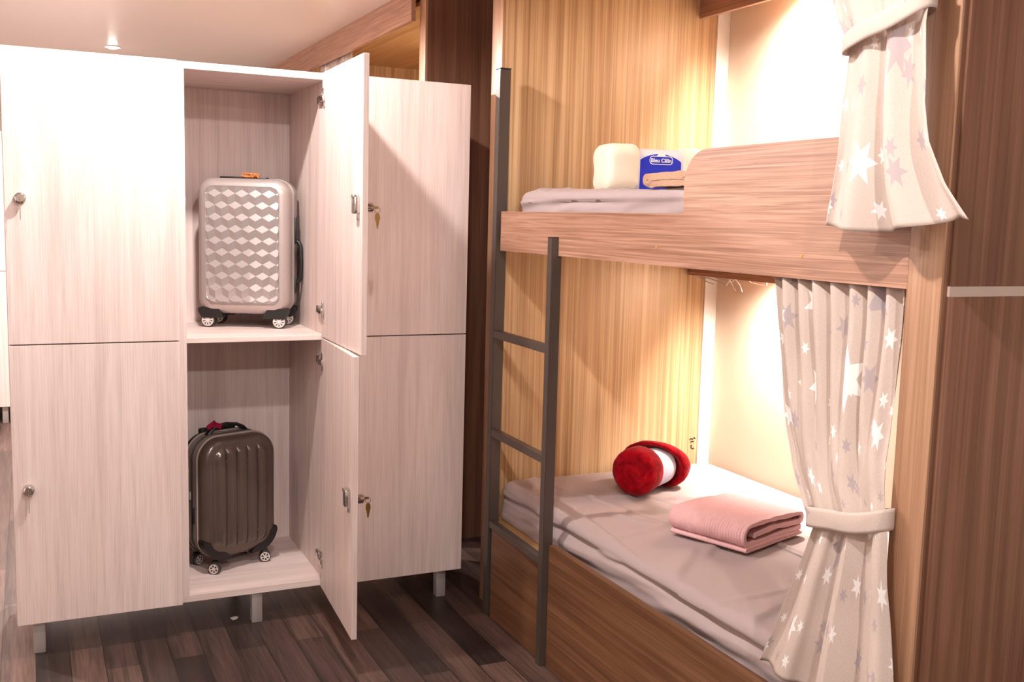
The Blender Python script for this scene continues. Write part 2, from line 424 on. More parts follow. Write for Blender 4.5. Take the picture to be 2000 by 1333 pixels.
def locker_bank(label, dx=0., dy=0., opened=(), group=None):
    t = thing('locker_bank', label, 'locker', (-.822+dx, 3.9+dy, 0), 0, group)
    def part(n, mat, *a, **k):
        b = nb(); box(b, a[0]+dx, a[1]+dx, a[2]+dy, a[3]+dy, a[4], a[5], .0008, 1)
        return obj(n, b, M[mat], t, **k)
    part('top_panel', 'locker_h', X0, X3, CF, CB+.012, ZT-T, ZT)
    part('bottom_panel', 'locker_h', X0, X3, CF, CB+.012, ZB, ZB+T)
    part('back_panel', 'locker', X0+.002, X3-.002, CB, CB+.011, ZB+T, ZT-T)
    part('side_panel', 'locker', X0, X0+T, CF, CB, ZB+T, ZT-T); part('side_panel', 'locker', X3-T, X3, CF, CB, ZB+T, ZT-T)
    parts = [part('partition', 'locker', x-T, x+T, CF, CB, ZB+T, ZT-T) for x in (X1, X2)]
    for a, c in ((X0+T, X1-T), (X1+T, X2-T), (X2+T, X3-T)): part('shelf', 'locker_h', a, c, CF, CB, 1.0452, 1.0632)
    for x in (-1.547, -.8205, -.098):
        for y in (3.683, 4.13):
            b = bx(x-.019+dx, x+.019+dx, y-.019+dy, y+.019+dy, 0, ZB, .002); obj('leg', b, M['alu'], t)
    for ci, (a, c) in enumerate(((X0, X1), (X1, X2), (X2, X3))):
        for ti, (z0, z1, zl) in enumerate(((ZM+.0022, ZT-.0005, 1.5241), (ZB+.0005, ZM-.0022, .5805))):
            W = c-a-.004
            ang = math.radians(opened[ti]) if (ci == 1 and opened) else 0.
            hx, hy = (c-.002, LY) if not ang else (-.576, LY+.014)
            d = nb(); box(d, -W, 0, 0, .018, z0, z1, .0008, 1)
            dr = bpy.data.objects.new('door', finish('door', d, M['locker'])); COL.objects.link(dr)
            dr.parent = t; dr.location = (hx+dx-t.location.x, hy+dy-t.location.y, 0); dr.rotation_euler = (0, 0, ang); dr['_local'] = 1
            lock_set(dr, W, zl)
            if ang: latch(dr, W, zl+.01)
    if opened:
        for zc in (1.9027, 1.1529, .9669, .2286):
            b = nb(); xw = X2-T
            box(b, xw-.012, xw, 3.662, 3.705, zc-.013, zc+.013, .002)
            box(b, xw-.016, xw-.003, 3.628, 3.668, zc-.010, zc+.010, .002)
            box(b, xw-.024, xw-.0125, 3.588, 3.632, zc-.012, zc+.010, .002)
            box(b, xw-.018, xw-.0125, 3.594, 3.608, zc-.030, zc+.034, .0015)
            tube(b, [(xw-.019, 3.64, zc-.011), (xw-.019, 3.64, zc+.011)], .004, 10)
            obj('hinge', b, M['chrome'], parts[1])
        for zc in (1.521, .58):
            b = bx(X1+T-.0005, X1+T+.003, 3.645, 3.67, zc-.02, zc+.02, .001); obj('strike_plate', b, M['chrome'], parts[0])
    return t
locker_bank('pale wood locker bank on metal legs with two doors standing open over suitcases', opened=(89.0, 86.4))
locker_bank('pale wood locker bank farther back, seen through the gap at the left edge', -.9, 4.15)

# ------------------------------------------------------------------ bunk bed in front
PY0, PY1, FY, XB = 1.396, 1.479, 3.505, 1.045
bunk = thing('bunk_bed', 'built-in wooden bunk bed with lit upper and lower berths, fascia board and star curtains', 'bunk bed', (.5, 2.45, 0))
def bp_(n, mat, *a, **k):
    return obj(n, bx(*a, **k), M[mat], bunk)
bp_('end_panel', 'dark_z', .052, 1.06, FY+.012, FY+.092, 0, CEIL)
bp_('edge_strip', 'walnut_z', .04, .052, FY, FY+.092, 0, CEIL, bev=.001)
bp_('end_lining', 'warm_lit_z', .052, XB, FY, FY+.012, 0, CEIL)
# near end: narrow front post, then the cladding boards with a pale joint between them
bp_('post', 'walnut_z', 0, .007, PY0, PY1, 0, CEIL, bev=.0008)
bp_('end_panel', 'dark_z', .007, 1.06, PY0, PY1, 0, CEIL)
bp_('cladding_board', 'dark_z', .0175, 1.06, PY0-.006, PY0, 1.3955, CEIL, bev=.0008)
bp_('cladding_board', 'dark_z', .0175, 1.06, PY0-.006, PY0, 0, 1.3755, bev=.0008)
bp_('joint_strip', 'strip', .0165, 1.06, PY0-.0055, PY0, 1.3757, 1.3953)
bp_('back_panel', 'beige', XB, 1.06, PY1, FY+.012, 0, CEIL)
for z0, z1 in ((.3, 1.372), (1.45, 2.40)):
    bp_('corner_trim', 'white', .985, XB, FY-.008, FY, z0, z1, bev=.001)
bp_('upper_deck', 'oak_h', .022, XB, PY1, FY, 1.3862, 1.41)
bp_('lower_deck', 'oak_h', .022, XB, PY1, FY, .335, .36)
bp_('canopy', 'oak_h', .022, XB, PY1, FY, 2.42, 2.44)
bp_('header', 'walnut_y', 0, .02, PY1, FY-.005, 2.345, CEIL)
va = [bp_('valance', 'walnut_y', .90, .918, PY1, FY-.001, 2.312, 2.42), bp_('valance', 'walnut_y', .90, .918, PY1, FY-.001, 1.292, 1.386)]
# front boards, notched where the ladder post passes
def front_board(name, mat, z0, z1, y1, notch):
    b = nb(); n0, n1, zt, top = notch
    ys = (PY1, n0, n1, y1)
    box(b, 0, .022, ys[0], ys[1], z0, z1); box(b, 0, .022, ys[2], ys[3], z0, z1 if top else .36)
    if top: box(b, 0, .022, n0, n1, zt, z1); box(b, .016, .022, n0, n1, z0, zt)
    else: box(b, .016, .022, n0, n1, z0, .36)
    bmesh.ops.remove_doubles(b, verts=b.verts[:], dist=1e-5)
    return obj(name, b, M[mat], bunk, smooth=False)
fascia = front_board('fascia', 'walnut_y', 1.3845, 1.5254, 3.390, (2.9385, 2.9765, 1.4455, True))
base = front_board('base_board', 'drawer', .0, .4214, 3.405, (2.9385, 2.9765, 0, False))
for y, z, r in ((2.368, 1.4338, .0042), (1.7864, 1.4356, .0042), (3.1496, 1.4318, .003)):
    b = nb(); lathe(b, [(-.0008, .0005), (-.0008, r), (.002, r)], 14, 'x', (0, y, z)); obj('screw_plug', b, M['plug'], fascia)
b = nb()
pts = [(PY1, 1.5256), (2.247, 1.5256), (2.251, 1.60)]
for i in range(1, 11):
    a = math.radians(9*i); pts.append((2.251-.098*(1-math.cos(a)), 1.60+.0885*math.sin(a)))
pts.append((PY1, 1.6890))
prism(b, pts, 'x', 0, .02); obj('guard_rail', b, M['walnut_y'], bunk, smooth=False)
# pen marks near the lower far corner
b = nb()
for st in ([(.948, .597), (.955, .603), (.962, .598), (.970, .606), (.976, .600)], [(.952, .586), (.960, .590), (.968, .588)],
           [(.957, .575), (.957, .562), (.965, .558), (.973, .560)]):
    tube(b, [(x, FY-.0005, z) for x, z in st], .0026, 6)
obj('pen_mark', b, M['ink'], bunk)
# lamps tucked behind the two valances
for k, zt in ((0, 2.40), (1, 1.372)):
    b = nb(); lathe(b, [(-.010, .001), (-.010, .011), (0, .013), (.012, .013)], 20, 'z', (.944, 2.93, zt+.004)); obj('berth_lamp', b, M['bunk_lamp'], va[k])
    ld = bpy.data.lights.new('berth_beam', 'SPOT'); ld.energy = BUNK_W; ld.shadow_soft_size = .02; ld.color = (1.0, .93, .85)
    ld.spot_size = math.radians(150); ld.spot_blend = .9
    lo = bpy.data.objects.new('berth_beam', ld); COL.objects.link(lo); lo.parent = bunk; lo.location = (.944-.5, 2.93-2.45, zt-.012)
# loose wires under the lower valance
b = nb()
for st in ([(.93, 3.48, 1.292), (.96, 3.42, 1.278), (.965, 3.36, 1.268), (.95, 3.31, 1.262), (.945, 3.28, 1.286), (.94, 3.25, 1.30)],
           [(.94, 3.44, 1.296), (.97, 3.38, 1.282), (.975, 3.31, 1.273), (.96, 3.27, 1.288), (.95, 3.22, 1.30)],
           [(.95, 3.20, 1.30), (.97, 3.18, 1.279), (.98, 3.14, 1.275), (.98, 3.10, 1.277), (.97, 3.095, 1.30)],
           [(.94, 3.30, 1.30), (.955, 3.285, 1.27), (.962, 3.275, 1.25), (.965, 3.27, 1.243)],
           [(.94, 3.26, 1.30), (.957, 3.235, 1.268), (.964, 3.226, 1.24)],
           [(.935, 3.485, 1.285), (.955, 3.45, 1.266), (.962, 3.41, 1.258)]):
    tube(b, st, .0022, 6)
obj('loose_wires', b, M['wire'], bunk)

# ------------------------------------------------------------------ ladder
lad = thing('bunk_ladder', 'dark bronze metal ladder with square posts leading up to the upper berth', 'ladder', (0, 3.2, 0))
def square_post(y0, y1, xb, xt, dxx, z1):
    b = nb()
    for v in bmesh.ops.create_cube(b, size=1)['verts']:
        t = v.co.z + .5
        v.co = Vector((xb + (xt-xb)*t + (v.co.x+.5)*dxx, y0 + (v.co.y+.5)*(y1-y0), z1*t))
    bmesh.ops.bevel(b, geom=b.edges[:], offset=.002, segments=2, affect='EDGES')
    return b
pl = obj('post', square_post(3.4256, 3.4645, -.006, 0., .042, 2.033), M['bronze'], lad)
pr = obj('post', square_post(2.9407, 2.9745, -.022, -.022, .0365, 1.4445), M['bronze'], lad)
obj('end_cap', bx(-.001, .043, 3.4246, 3.4655, 2.033, 2.037, .001), M['black'], pl)
obj('end_cap', bx(-.0222, .0147, 2.9402, 2.975, 1.4445, 1.4452), M['black'], pr)
for z in (1.076, .706, .356):
    b = nb(); xl, xr = -.003, -.016
    pts = []
    v = [b.verts.new(p) for p in ((xl, 3.4262, z-.014), (xl+.026, 3.4262, z-.014), (xl+.026, 3.4262, z+.014), (xl, 3.4262, z+.014),
                                  (xr, 2.9742, z-.014), (xr+.026, 2.9742, z-.014), (xr+.026, 2.9742, z+.014), (xr, 2.9742, z+.014))]
    for f in ((0, 1, 2, 3), (7, 6, 5, 4), (0, 4, 5, 1), (1, 5, 6, 2), (2, 6, 7, 3), (3, 7, 4, 0)): b.faces.new([v[i] for i in f])
    bmesh.ops.bevel(b, geom=b.edges[:], offset=.0015, segments=1, affect='EDGES')
    rg = obj('rung', b, M['bronze'], lad)
for z in (.373, .722, 1.092):
    b = nb(); lathe(b, [(-.0, .0045), (.003, .0045), (.0045, .002)], 12, 'z', (.012, 3.413, z-.005)); obj('bolt', b, M['chrome'], lad)

# ------------------------------------------------------------------ mattresses in fitted sheets
CREASES = [  # x, y of the middle, direction, half length, width, height
    (.30, 2.95, .25, -1, .42, .006, .0042), (.55, 2.55, .12, -1, .5, .006, .0036), (.20, 2.72, 1, .22, .20, .006, .004), (.72, 2.3, -.1, 1, .5, .006, .0036),
    (.25, 3.12, 1, -.12, .30, .008, .005), (.45, 2.15, 1, .12, .4, .006, .0036), (.85, 3.0, .3, 1, .3, .007, .004), (.14, 3.30, 1, .5, .10, .010, .008),
    (.10, 3.22, 1, .2, .08, .010, .007), (.16, 3.38, .6, 1, .09, .010, .008), (.62, 2.98, 1, -.55, .10, .010, .007), (.70, 2.92, 1, -.45, .07, .009, .006), (.34, 2.5, 1, .7, .12, .012, .006),
    (.18, 2.42, 1, .9, .16, .014, .007), (.12, 2.0, 1, .4, .14, .012, .006), (.26, 2.85, .6, -1, .1, .010, .006), (.90, 2.6, .1, 1, .35, .010, .006), (.12, 2.9, .1, 1, .3, .008, .005)]
def mattress(label, x0, x1, y0, y1, z0, z1, wr, lip, deep=1.):
    cx, cy = (x0+x1)/2, (y0+y1)/2; W, H = x1-x0, y1-y0
    def fn(v, ins):
        X, Y = v.x+cx, v.y+cy
        top = v.z > z1-.034
        d = Vector((0, 0, 0))
        if top:
            e = min(1., max(0., ins-.012)/.04)
            d.z += wr*(.006*nz3(X*2.2, Y*1.6, .3) + .0035*nz3(X*6+3, Y*4, 1.1) + .0022*abs(nz3(X*11+nz3(X*3, Y*3, 9), Y*8, 4.))) * e
            for (px, py, ax, ay, hl, wd, h) in CREASES:
                if abs(X-px) > hl*1.6+.05 or abs(Y-py) > hl*1.6+.05: continue
                n = math.hypot(ax, ay); u = ((X-px)*ax + (Y-py)*ay)/n; q = (-(X-px)*ay + (Y-py)*ax)/n
                q += .014*nz3(u*4, px*9, 2.)
                # a crease: sharp ridge on one side, soft slope on the other
                k = math.exp(-(q/wd)**2) if q < 0 else math.exp(-(q/(wd*3.5))**2)
                d.z += 1.5*wr*h*k*math.exp(-(u/hl)**4)*e
            if e < 1: d.x += (1-e)*.006*nz3(Y*5, 1., z1)*wr*(-1 if v.x < 0 else 1)
        else:
            k = (z1-v.z)/(z1-z0)
            zf = z1-.046-.022*nz3(Y*1.7+lip, 3., .5)-.010*nz3(Y*6, 1., .5)       # where the sheet folds back under its lip
            g = math.exp(-((v.z-zf)/.010)**2)*(.5+.9*max(0, nz3(Y*1.2+lip, 8., 0)+.4))
            low = math.exp(-((v.z-(zf-.036))/.014)**2)
            dd = deep*(-.018*g + .006*low) + (1-deep)*.012*math.sin(38*(v.z*1.6 + .16*Y + .05*nz3(Y*2.3, 2., 1.)))*abs(nz3(Y*1.9, v.z*4, 6.))*2 + .005*nz3(Y*7+v.z*30, 4.2, X*3) + .004*math.sin(v.z*90+9*Y+4*nz3(Y*3, 0, 0))
            nrm = Vector((v.x, 0, 0)).normalized() if abs(v.x)/W > .46 else Vector((0, v.y, 0)).normalized() if abs(v.y)/H > .46 else Vector((v.x/W, v.y/H, 0)).normalized()
            d += nrm*max(-.022, min(.010, dd))*wr*min(1, k*6)
        return Vector((X, Y, v.z)) + d
    b = nb(); rings = []
    Rn = .030
    for i in range(25): rings.append((.012, z0 + (z1-Rn-z0)*i/24))
    for i in range(1, 8):
        a = math.pi/2*i/7; rings.append((.012 + Rn*(1-math.cos(a)), z1-Rn+Rn*math.sin(a)))
    i0 = .012+Rn
    for i in range(1, 80): rings.append((i0 + (W/2-.003-i0)*i/79, z1))
    ringed(b, W, H, .075, rings, 'xy', 10, 90, 200, fn)
    o = obj('mattress', b, M['sheet'], angle=80); tag(o, label, 'mattress'); return o
# ringed takes W along x and H along y, so nx runs along the short sides
mattress('lower berth mattress in a wrinkled grey fitted sheet, carrying the red blanket', .045, 1.04, 1.49, 3.493, .362, .505, 1.0, 0.)
mattress('upper berth mattress in a creased grey sheet behind the guard rail', .045, 1.04, 1.49, 3.40, 1.412, 1.597, 1.0, 5., .25)

# ------------------------------------------------------------------ red rolled blanket on the lower berth
d = Vector((.24, .139)); d.normalize()
rb = thing('rolled_blanket', 'plush red rolled blanket with a white paper band on the lower berth', 'blanket', (.395, 3.075, .512), math.atan2(d.y, d.x), local=True)
def plush(v, a, r, t):
    k = 1 + .035*nz3(a*16, math.cos(t)*2.3, math.sin(t)*2.3) + .012*nz3(a*50, math.cos(t)*7, math.sin(t)*7)
    return Vector((v.x, v.y*k, v.z*k))
def roll_end(v, a, r, t):
    v = plush(v, a, r, t)
    if a < .03: v.x += (.0022*math.sin(t + r*200) + .004*nz3(v.y*30, v.z*30, 2.))*min(1, r/.02)*(1 if r < .08 else 0)
    return v
b = nb(); rz = .089
prof = [(.0, .002)] + [(.0, .006+.006*i) for i in range(11)] + [(.005, .076), (.014, .084), (.032, .088), (.06, .0885), (.085, .086), (.10, .079), (.106, .066), (.10, .05)]
lathe(b, prof, 60, 'x', (0, 0, rz), roll_end); obj('blanket_roll', b, M['red'], rb, angle=80)
zl = .079
b = nb(); lathe(b, [(.085, .05), (.086, .0695), (.10, .0705), (.215, .0705), (.226, .0695), (.227, .05)], 56, 'x', (0, 0, zl)); lb = obj('paper_band', b, M['label_white'], rb, angle=50)
b = nb()
for i in range(16):
    t0, t1 = math.radians(-55+4.8*i), math.radians(-55+4.8*(i+1))
    q = [b.verts.new((x, -math.cos(t)*.0711, zl+math.sin(t)*.0711)) for x, t in ((.125, t0), (.185, t0), (.185, t1), (.125, t1))]; b.faces.new(q)
bmesh.ops.remove_doubles(b, verts=b.verts[:], dist=1e-5); obj('printed_patch', b, M['label_lilac'], lb)
# the far end is a wider, flattened loop of blanket whose top leans over the band
def flap(v, a, r, t):
    v = plush(v, a, r, t)
    v.y = v.y*1.2 + .016
    up = max(0., v.z)/.09
    v.x += .012 - .052*up*up - .034*max(0., v.y)/.1
    v.z = max(v.z*.93, -.079+.001)
    return v
b = nb(); lathe(b, [(.250, .03), (.238, .066), (.226, .078), (.214, .090), (.214, .097), (.222, .1025), (.24, .104), (.262, .102), (.285, .092), (.298, .068), (.304, .03), (.304, .002)], 60, 'x', (0, 0, .079), flap)
obj('blanket_end', b, M['red'], rb, angle=80)

# ------------------------------------------------------------------ pink folded towel
pk = thing('folded_towel', 'pink ribbed towel folded in a thick pad on the lower berth', 'towel', (.485, 2.585, .513), math.atan2(-.2558, .089), local=True)
# local x runs along the rounded fold (left corner to front corner), local y runs into the bed
def ribbon(bm, path, th, x0, x1, rib=0., nx=40, rough=.0, fold=True):
    """Thick cloth following a 2D path (y,z), spread along x with ribs across."""
    P = [Vector((p[0], p[1])) for p in path]; n = len(P); N = []
    for i in range(n):
        t = (P[min(i+1, n-1)] - P[max(i-1, 0)]).normalized(); N.append(Vector((-t.y, t.x)))
    grid = []
    for side in (1, -1):
        rows = []
        for i in range(n):
            row = []
            for j in range(nx+1):
                x = x0 + (x1-x0)*j/nx
                k = th/2 + (rib*math.sin(j*math.pi/1.0) if False else rib*(j % 2)) + rough*nz3(x*40, P[i].x*40, P[i].y*40)
                jit = .003*nz3(3*P[i].x+5, P[i].y*9, 2.)*(1 if j in (0, nx) else 0)
                q = P[i] + N[i]*side*k
                row.append(bm.verts.new((x+jit, q.x, q.y)))
            rows.append(row)
        grid.append(rows)
    for g in grid:
        for i in range(n-1):
            for j in range(nx): bm.faces.new((g[i][j], g[i][j+1], g[i+1][j+1], g[i+1][j]))
    a, c = grid
    for i in range(n-1):
        bm.faces.new((a[i][0], a[i+1][0], c[i+1][0], c[i][0])); bm.faces.new((a[i][nx], c[i][nx], c[i+1][nx], a[i+1][nx]))
    for j in range(nx):
        bm.faces.new((a[0][j], c[0][j], c[0][j+1], a[0][j+1])); bm.faces.new((a[n-1][j], a[n-1][j+1], c[n-1][j+1], c[n-1][j]))
    return bm
def arc(cy, cz, r, a0, a1, n=10, sq=1.):
    return [(cy + r*sq*math.cos(math.radians(a0+(a1-a0)*i/n)), cz + r*math.sin(math.radians(a0+(a1-a0)*i/n))) for i in range(n+1)]
def line(y0, z0, y1, z1, n=8): return [(y0+(y1-y0)*i/n, z0+(z1-z0)*i/n) for i in range(n+1)]
outer = line(.165, .024, -.11, .023, 9) + arc(-.128, .053, .030, 270, 90, 14, 1.1)[1:] + line(-.10, .0845, .02, .080, 6)[1:] + line(.03, .079, .15, .071, 7)[1:] + arc(.158, .056, .0145, 90, -80, 8, 1.2)[1:] + line(.13, .043, .02, .052, 6)[1:] + line(.0, .053, -.105, .048, 7)[1:]
b = nb(); ribbon(b, outer, .013, -.14, .14, .0026, 56, .003); obj('top_fold', b, M['pink'], pk, angle=28)
b = nb(); ribbon(b, line(.165, .007, -.15, .007, 8) + arc(-.152, .0105, .0035, 270, 90, 5)[1:] + line(-.145, .0145, .15, .0145, 8)[1:], .0065, -.135, .145, .0008, 40, .0008); obj('under_fold', b, M['pink'], pk, angle=60)

# ------------------------------------------------------------------ cream blanket with its blue label on the upper berth
d = Vector((.36, -.07)); d.normalize()
cb = thing('rolled_blanket', 'cream rolled blanket with a blue printed label on the upper berth', 'blanket', (.485, 3.185, 1.602), math.atan2(d.y, d.x), local=True)
def soft(v, ins):
    v.x += .004*nz3(v.y*20, v.z*20, 1); v.y += .004*nz3(v.x*18, v.z*18, 5); return v
def lump(x0, x1, D, H):
    b = nb(); rr = [(.03, x0), (.012, x0+.004), (.003, x0+.014), (0, x0+.03), (0, x1-.02), (.004, x1-.008), (.02, x1)]
    ringed(b, D, H, .05, rr, 'yz', 8, 6, 6, lambda v, i: soft(Vector((v.x, v.y, v.z+H/2)), i)); return b
obj('blanket_end', lump(-.185, -.066, .19, .172), M['cream'], cb, angle=80)
obj('blanket_end', lump(.088, .18, .19, .166), M['cream'], cb, angle=80)
b = nb(); ringed(b, .176, .157, .04, [(.0, -.075), (.0, .098)], 'yz', 8, 4, 4, lambda v, i: Vector((v.x, v.y, v.z+.0785))); bl = obj('paper_band', b, M['label_white'], cb, angle=50)
fy = -.0885
b = nb(); pts = [(-.066, .012), (.088, .012), (.088, .112)]
for i in range(0, 13): pts.append((.088-.154*i/12, .112+.024*math.sin(math.pi*i/12)**.8 + .004*i/12))
prism(b, pts, 'y', fy, fy+.0012); patch = obj('blue_label', b, M['label_blue'], cb, smooth=False)
b = nb()
def pill(w, h, y):
    return rrect(w, h, h*.42, 6)
o1 = pill(.088, .030, 0); o2 = pill(.083, .025, 0); c0 = (.012, .116)
va_ = [b.verts.new((c0[0]+x, fy-.0006, c0[1]+z)) for x, z in o1]; vb_ = [b.verts.new((c0[0]+x, fy-.0006, c0[1]+z)) for x, z in o2]
for i in range(len(o1)): b.faces.new((va_[i], va_[(i+1) % len(o1)], vb_[(i+1) % len(o1)], vb_[i]))
hp = [(c0[0]+.017*math.cos(math.pi*i/10), c0[1]+.014+.010*math.sin(math.pi*i/10)) for i in range(11)]
b.faces.new([b.verts.new((x, fy-.0007, z)) for x, z in hp])
obj('label_emblem', b, M['label_text'], patch, smooth=False)
fc = bpy.data.curves.new('lettering', 'FONT'); fc.body = 'Bleu Câlin'; fc.size = .019; fc.align_x = 'CENTER'; fc.align_y = 'CENTER'; fc.extrude = .0003; fc.offset = .0004
fo = bpy.data.objects.new('lettering', fc); COL.objects.link(fo); bpy.context.view_layer.update()
tm = bpy.data.meshes.new_from_object(fo.evaluated_get(bpy.context.evaluated_depsgraph_get())); bpy.data.objects.remove(fo)
tm.transform(Matrix.Translation((c0[0], fy-.0007, c0[1]-.001)) @ Matrix.Rotation(math.pi/2, 4, 'X')); tm.materials.clear(); tm.materials.append(M['label_text'])
to = bpy.data.objects.new('lettering', tm); COL.objects.link(to); to.parent = patch

tt = thing('folded_towel', 'tan terry towel lying folded in front of the cream blanket on the upper berth', 'towel', (.165, 2.39, 1.600), math.radians(-4), local=True)
tp = line(-.17, .0145, .13, .0145, 12) + arc(.134, .0285, .014, 270, 450, 10, 1.2)[1:] + line(.125, .0425, -.17, .046, 12)[1:]
b = nb(); ribbon(b, [(y, z*.70) for y, z in tp], .0192, -.11, .11, .0, 40, .005); obj('outer_fold', b, M['tan'], tt, angle=80)
b = nb(); ribbon(b, line(-.172, .020, .11, .020, 10), .0025, -.112, .108, .0, 30, .002); obj('inner_fold', b, M['tan'], tt, angle=80)

# ------------------------------------------------------------------ curtains
def curtain(label, rows, N, uvw, x0f, ampf, bottom, phase, group, nu=170, nv=90, N2=0, seed=0., parent_name='star_curtain'):
    """rows: (v, yL, zL, yR, zR) outline of the hanging cloth; pleats run down it."""
    cy = sum(r[1]+r[3] for r in rows)/(2*len(rows))
    t = thing(parent_name, label, 'curtain', (x0f(1.), cy, rows[-1][2]), 0, group)
    TB = [[(r[0], r[k]) for r in rows] for k in range(1, 5)]
    b = nb(); uvl = b.loops.layers.uv.new('UVMap'); G = []
    ht = rows[0][2] - rows[-1][2]
    for i in range(nv+1):
        v = i/nv; row = []
        yl, zl, yr, zr = (interp(tb, v) for tb in TB)
        for j in range(nu+1):
            u = j/nu
            uw = u + .055*nz3(u*2.4+seed, v*1.3, 3.1+seed) + .012*nz3(u*5, v*3.5, seed)
            ph = 2*math.pi*(uw*N) + phase
            k2 = hump((v-.12)/.45) if N2 else 0
            s = math.sin(ph)*(1-k2) + (math.sin(2*math.pi*uw*N2+phase*2.1)*k2 if N2 else 0)
            a = ampf(v)*(.72 + .55*nz3(uw*4.5, v*1.1+seed, 7.7))
            X = x0f(v) + a*s + .006*nz3(u*3, v*6, seed+2)
            Y = yl + (yr-yl)*u + .25*a*math.cos(ph)*min(1, 6*u, 6*(1-u))*(-1)
            Z = zl + (zr-zl)*u + (bottom(u)*hump((v-.8)/.2))
            row.append((b.verts.new((X, Y, Z)), (u*uvw, -v*ht)))
        G.append(row)
    for i in range(nv):
        for j in range(nu):
            q = (G[i][j], G[i][j+1], G[i+1][j+1], G[i+1][j])
            f = b.faces.new([p[0] for p in q])
            for lp, p in zip(f.loops, q): lp[uvl].uv = p[1]
    o = obj('cloth', b, M['cloth'], t, angle=170)
    md = o.modifiers.new('thickness', 'SOLIDIFY'); md.thickness = .0016; md.offset = 0
    return t

def tie_band(t, yL, zL0, zL1, yR, zR0, zR1, xc, rx, uvo):
    b = nb(); uvl = b.loops.layers.uv.new('UVMap'); n = 72; G = []
    cy, ry = (yL+yR)/2, (yL-yR)/2
    for i in range(n+1):
        a = 2*math.pi*i/n; k = (math.cos(a)+1)/2            # 1 at the left end, 0 at the right
        c = math.copysign(abs(math.cos(a))**.75, math.cos(a)); s = math.copysign(abs(math.sin(a))**.75, math.sin(a))
        y = cy + ry*c; x = xc - rx*s
        z0 = zR0 + (zL0-zR0)*k; z1 = zR1 + (zL1-zR1)*k
        sag = -.006*math.sin(math.pi*k)*(1 if s > 0 else .3)
        row = []
        for q in range(7):
            f = q/6; bow = .0018*math.sin(math.pi*f) + .002*nz3(i*.2, f*2, 1.)
            row.append((b.verts.new((x-bow*(1 if s > 0 else -1)*abs(s), y, z0+(z1-z0)*f+sag)), (uvo+i/n*.55, f*.05+uvo)))
        G.append(row)
    for i in range(n):
        for q in range(6):
            w4 = (G[i][q], G[i+1][q], G[i+1][q+1], G[i][q+1]); f = b.faces.new([p[0] for p in w4])
            for lp, p in zip(f.loops, w4): lp[uvl].uv = p[1]
    bmesh.ops.remove_doubles(b, verts=b.verts[:], dist=1e-5)
    o = obj('tieback', b, M['cloth'], t, angle=170)
    md = o.modifiers.new('thickness', 'SOLIDIFY'); md.thickness = .003; md.offset = 0

zT = 2.40; zBt = 1.50
def vz(z): return (zT-z)/(zT-zBt)
UP = [(0, 1.80, 2.40, 1.44, 2.40), (vz(2.1), 1.745, 2.10, 1.425, 2.10), (vz(1.956), 1.673, 1.956, 1.405, 1.956), (vz(1.90), 1.638, 1.90, 1.400, 1.905), (vz(1.85), 1.606, 1.85, 1.401, 1.87),
      (vz(1.79), 1.611, 1.79, 1.393, 1.80), (vz(1.72), 1.620, 1.72, 1.381, 1.728), (vz(1.65), 1.625, 1.648, 1.357, 1.655), (vz(1.577), 1.638, 1.577, 1.312, 1.58), (1, 1.654, 1.504, 1.258, 1.519)]
cu = curtain('star-printed linen curtain tied back with a slanting band at the upper berth', UP, 2.6, .56,
             lambda v: -.055 - .02*hump(v), lambda v: .020 if v < .5 else .014 + .024*hump((v-.62)/.38), lambda u: -.016*math.sin(math.pi*min(1, u*1.25)) if u < .8 else .006*math.sin(math.pi*(u-.8)/.2), .9,
             'star curtains of the front bunk', seed=1.3)
tie_band(cu, 1.610, 1.838, 1.870, 1.398, 1.896, 1.940, -.070, .030, .35)
zT2, zB2 = 1.3835, .485
def vy(z): return (zT2-z)/(zT2-zB2)
LO = [(0, 1.895, zT2, 1.500, zT2), (vy(1.314), 1.878, 1.314, 1.500, 1.314), (vy(1.221), 1.857, 1.221, 1.499, 1.221), (vy(1.118), 1.826, 1.118, 1.498, 1.118), (vy(1.041), 1.798, 1.041, 1.495, 1.041),
      (vy(.966), 1.762, .966, 1.485, .975), (vy(.886), 1.700, .876, 1.472, .93), (vy(.857), 1.672, .855, 1.462, .90), (vy(.788), 1.698, .788, 1.452, .80), (vy(.691), 1.74, .691, 1.436, .70), (vy(.585), 1.784, .585, 1.415, .59), (1, 1.83, .485, 1.395, .485)]
cl = curtain('star-printed linen curtain gathered by a straight band at the lower berth', LO, 7.5, .95,
             lambda v: .022 - .045*hump(v/.65), lambda v: .016 + .004*v if v < .45 else .016 + .016*hump((v-.5)/.5), lambda u: .004*math.sin(9*u), .2,
             'star curtains of the front bunk', seed=4.1, nu=240, N2=3.0)
tie_band(cl, 1.692, .852, .896, 1.464, .905, .950, -.014, .030, .12)

# ------------------------------------------------------------------ second bunk bed behind the lockers
B0, B1, BF = 4.318, 4.392, 6.33
b2 = thing('bunk_bed', 'second wooden bunk bed farther back, its top showing above the lockers', 'bunk bed', (.5, 5.3, 0))
def b2p(n, mat, *a, **k): return obj(n, bx(*a, **k), M[mat], b2)
b2p('end_panel', 'dark_z', .052, 1.06, B0, B1, 0, CEIL); b2p('edge_strip', 'walnut_z', .04, .052, B0, B1, 0, CEIL, bev=.001)
b2p('end_panel', 'dark_z', .052, 1.06, BF+.012, BF+.09, 0, CEIL); b2p('edge_strip', 'walnut_z', .04, .052, BF, BF+.09, 0, CEIL, bev=.001)
b2p('end_lining', 'warm_lit_z', .052, XB, BF, BF+.012, 0, CEIL)
b2p('back_panel', 'warm_lit_z', XB, 1.06, B1, BF+.012, 0, CEIL)
b2p('canopy', 'oak_h', .052, XB, B1, BF, 2.428, 2.445)
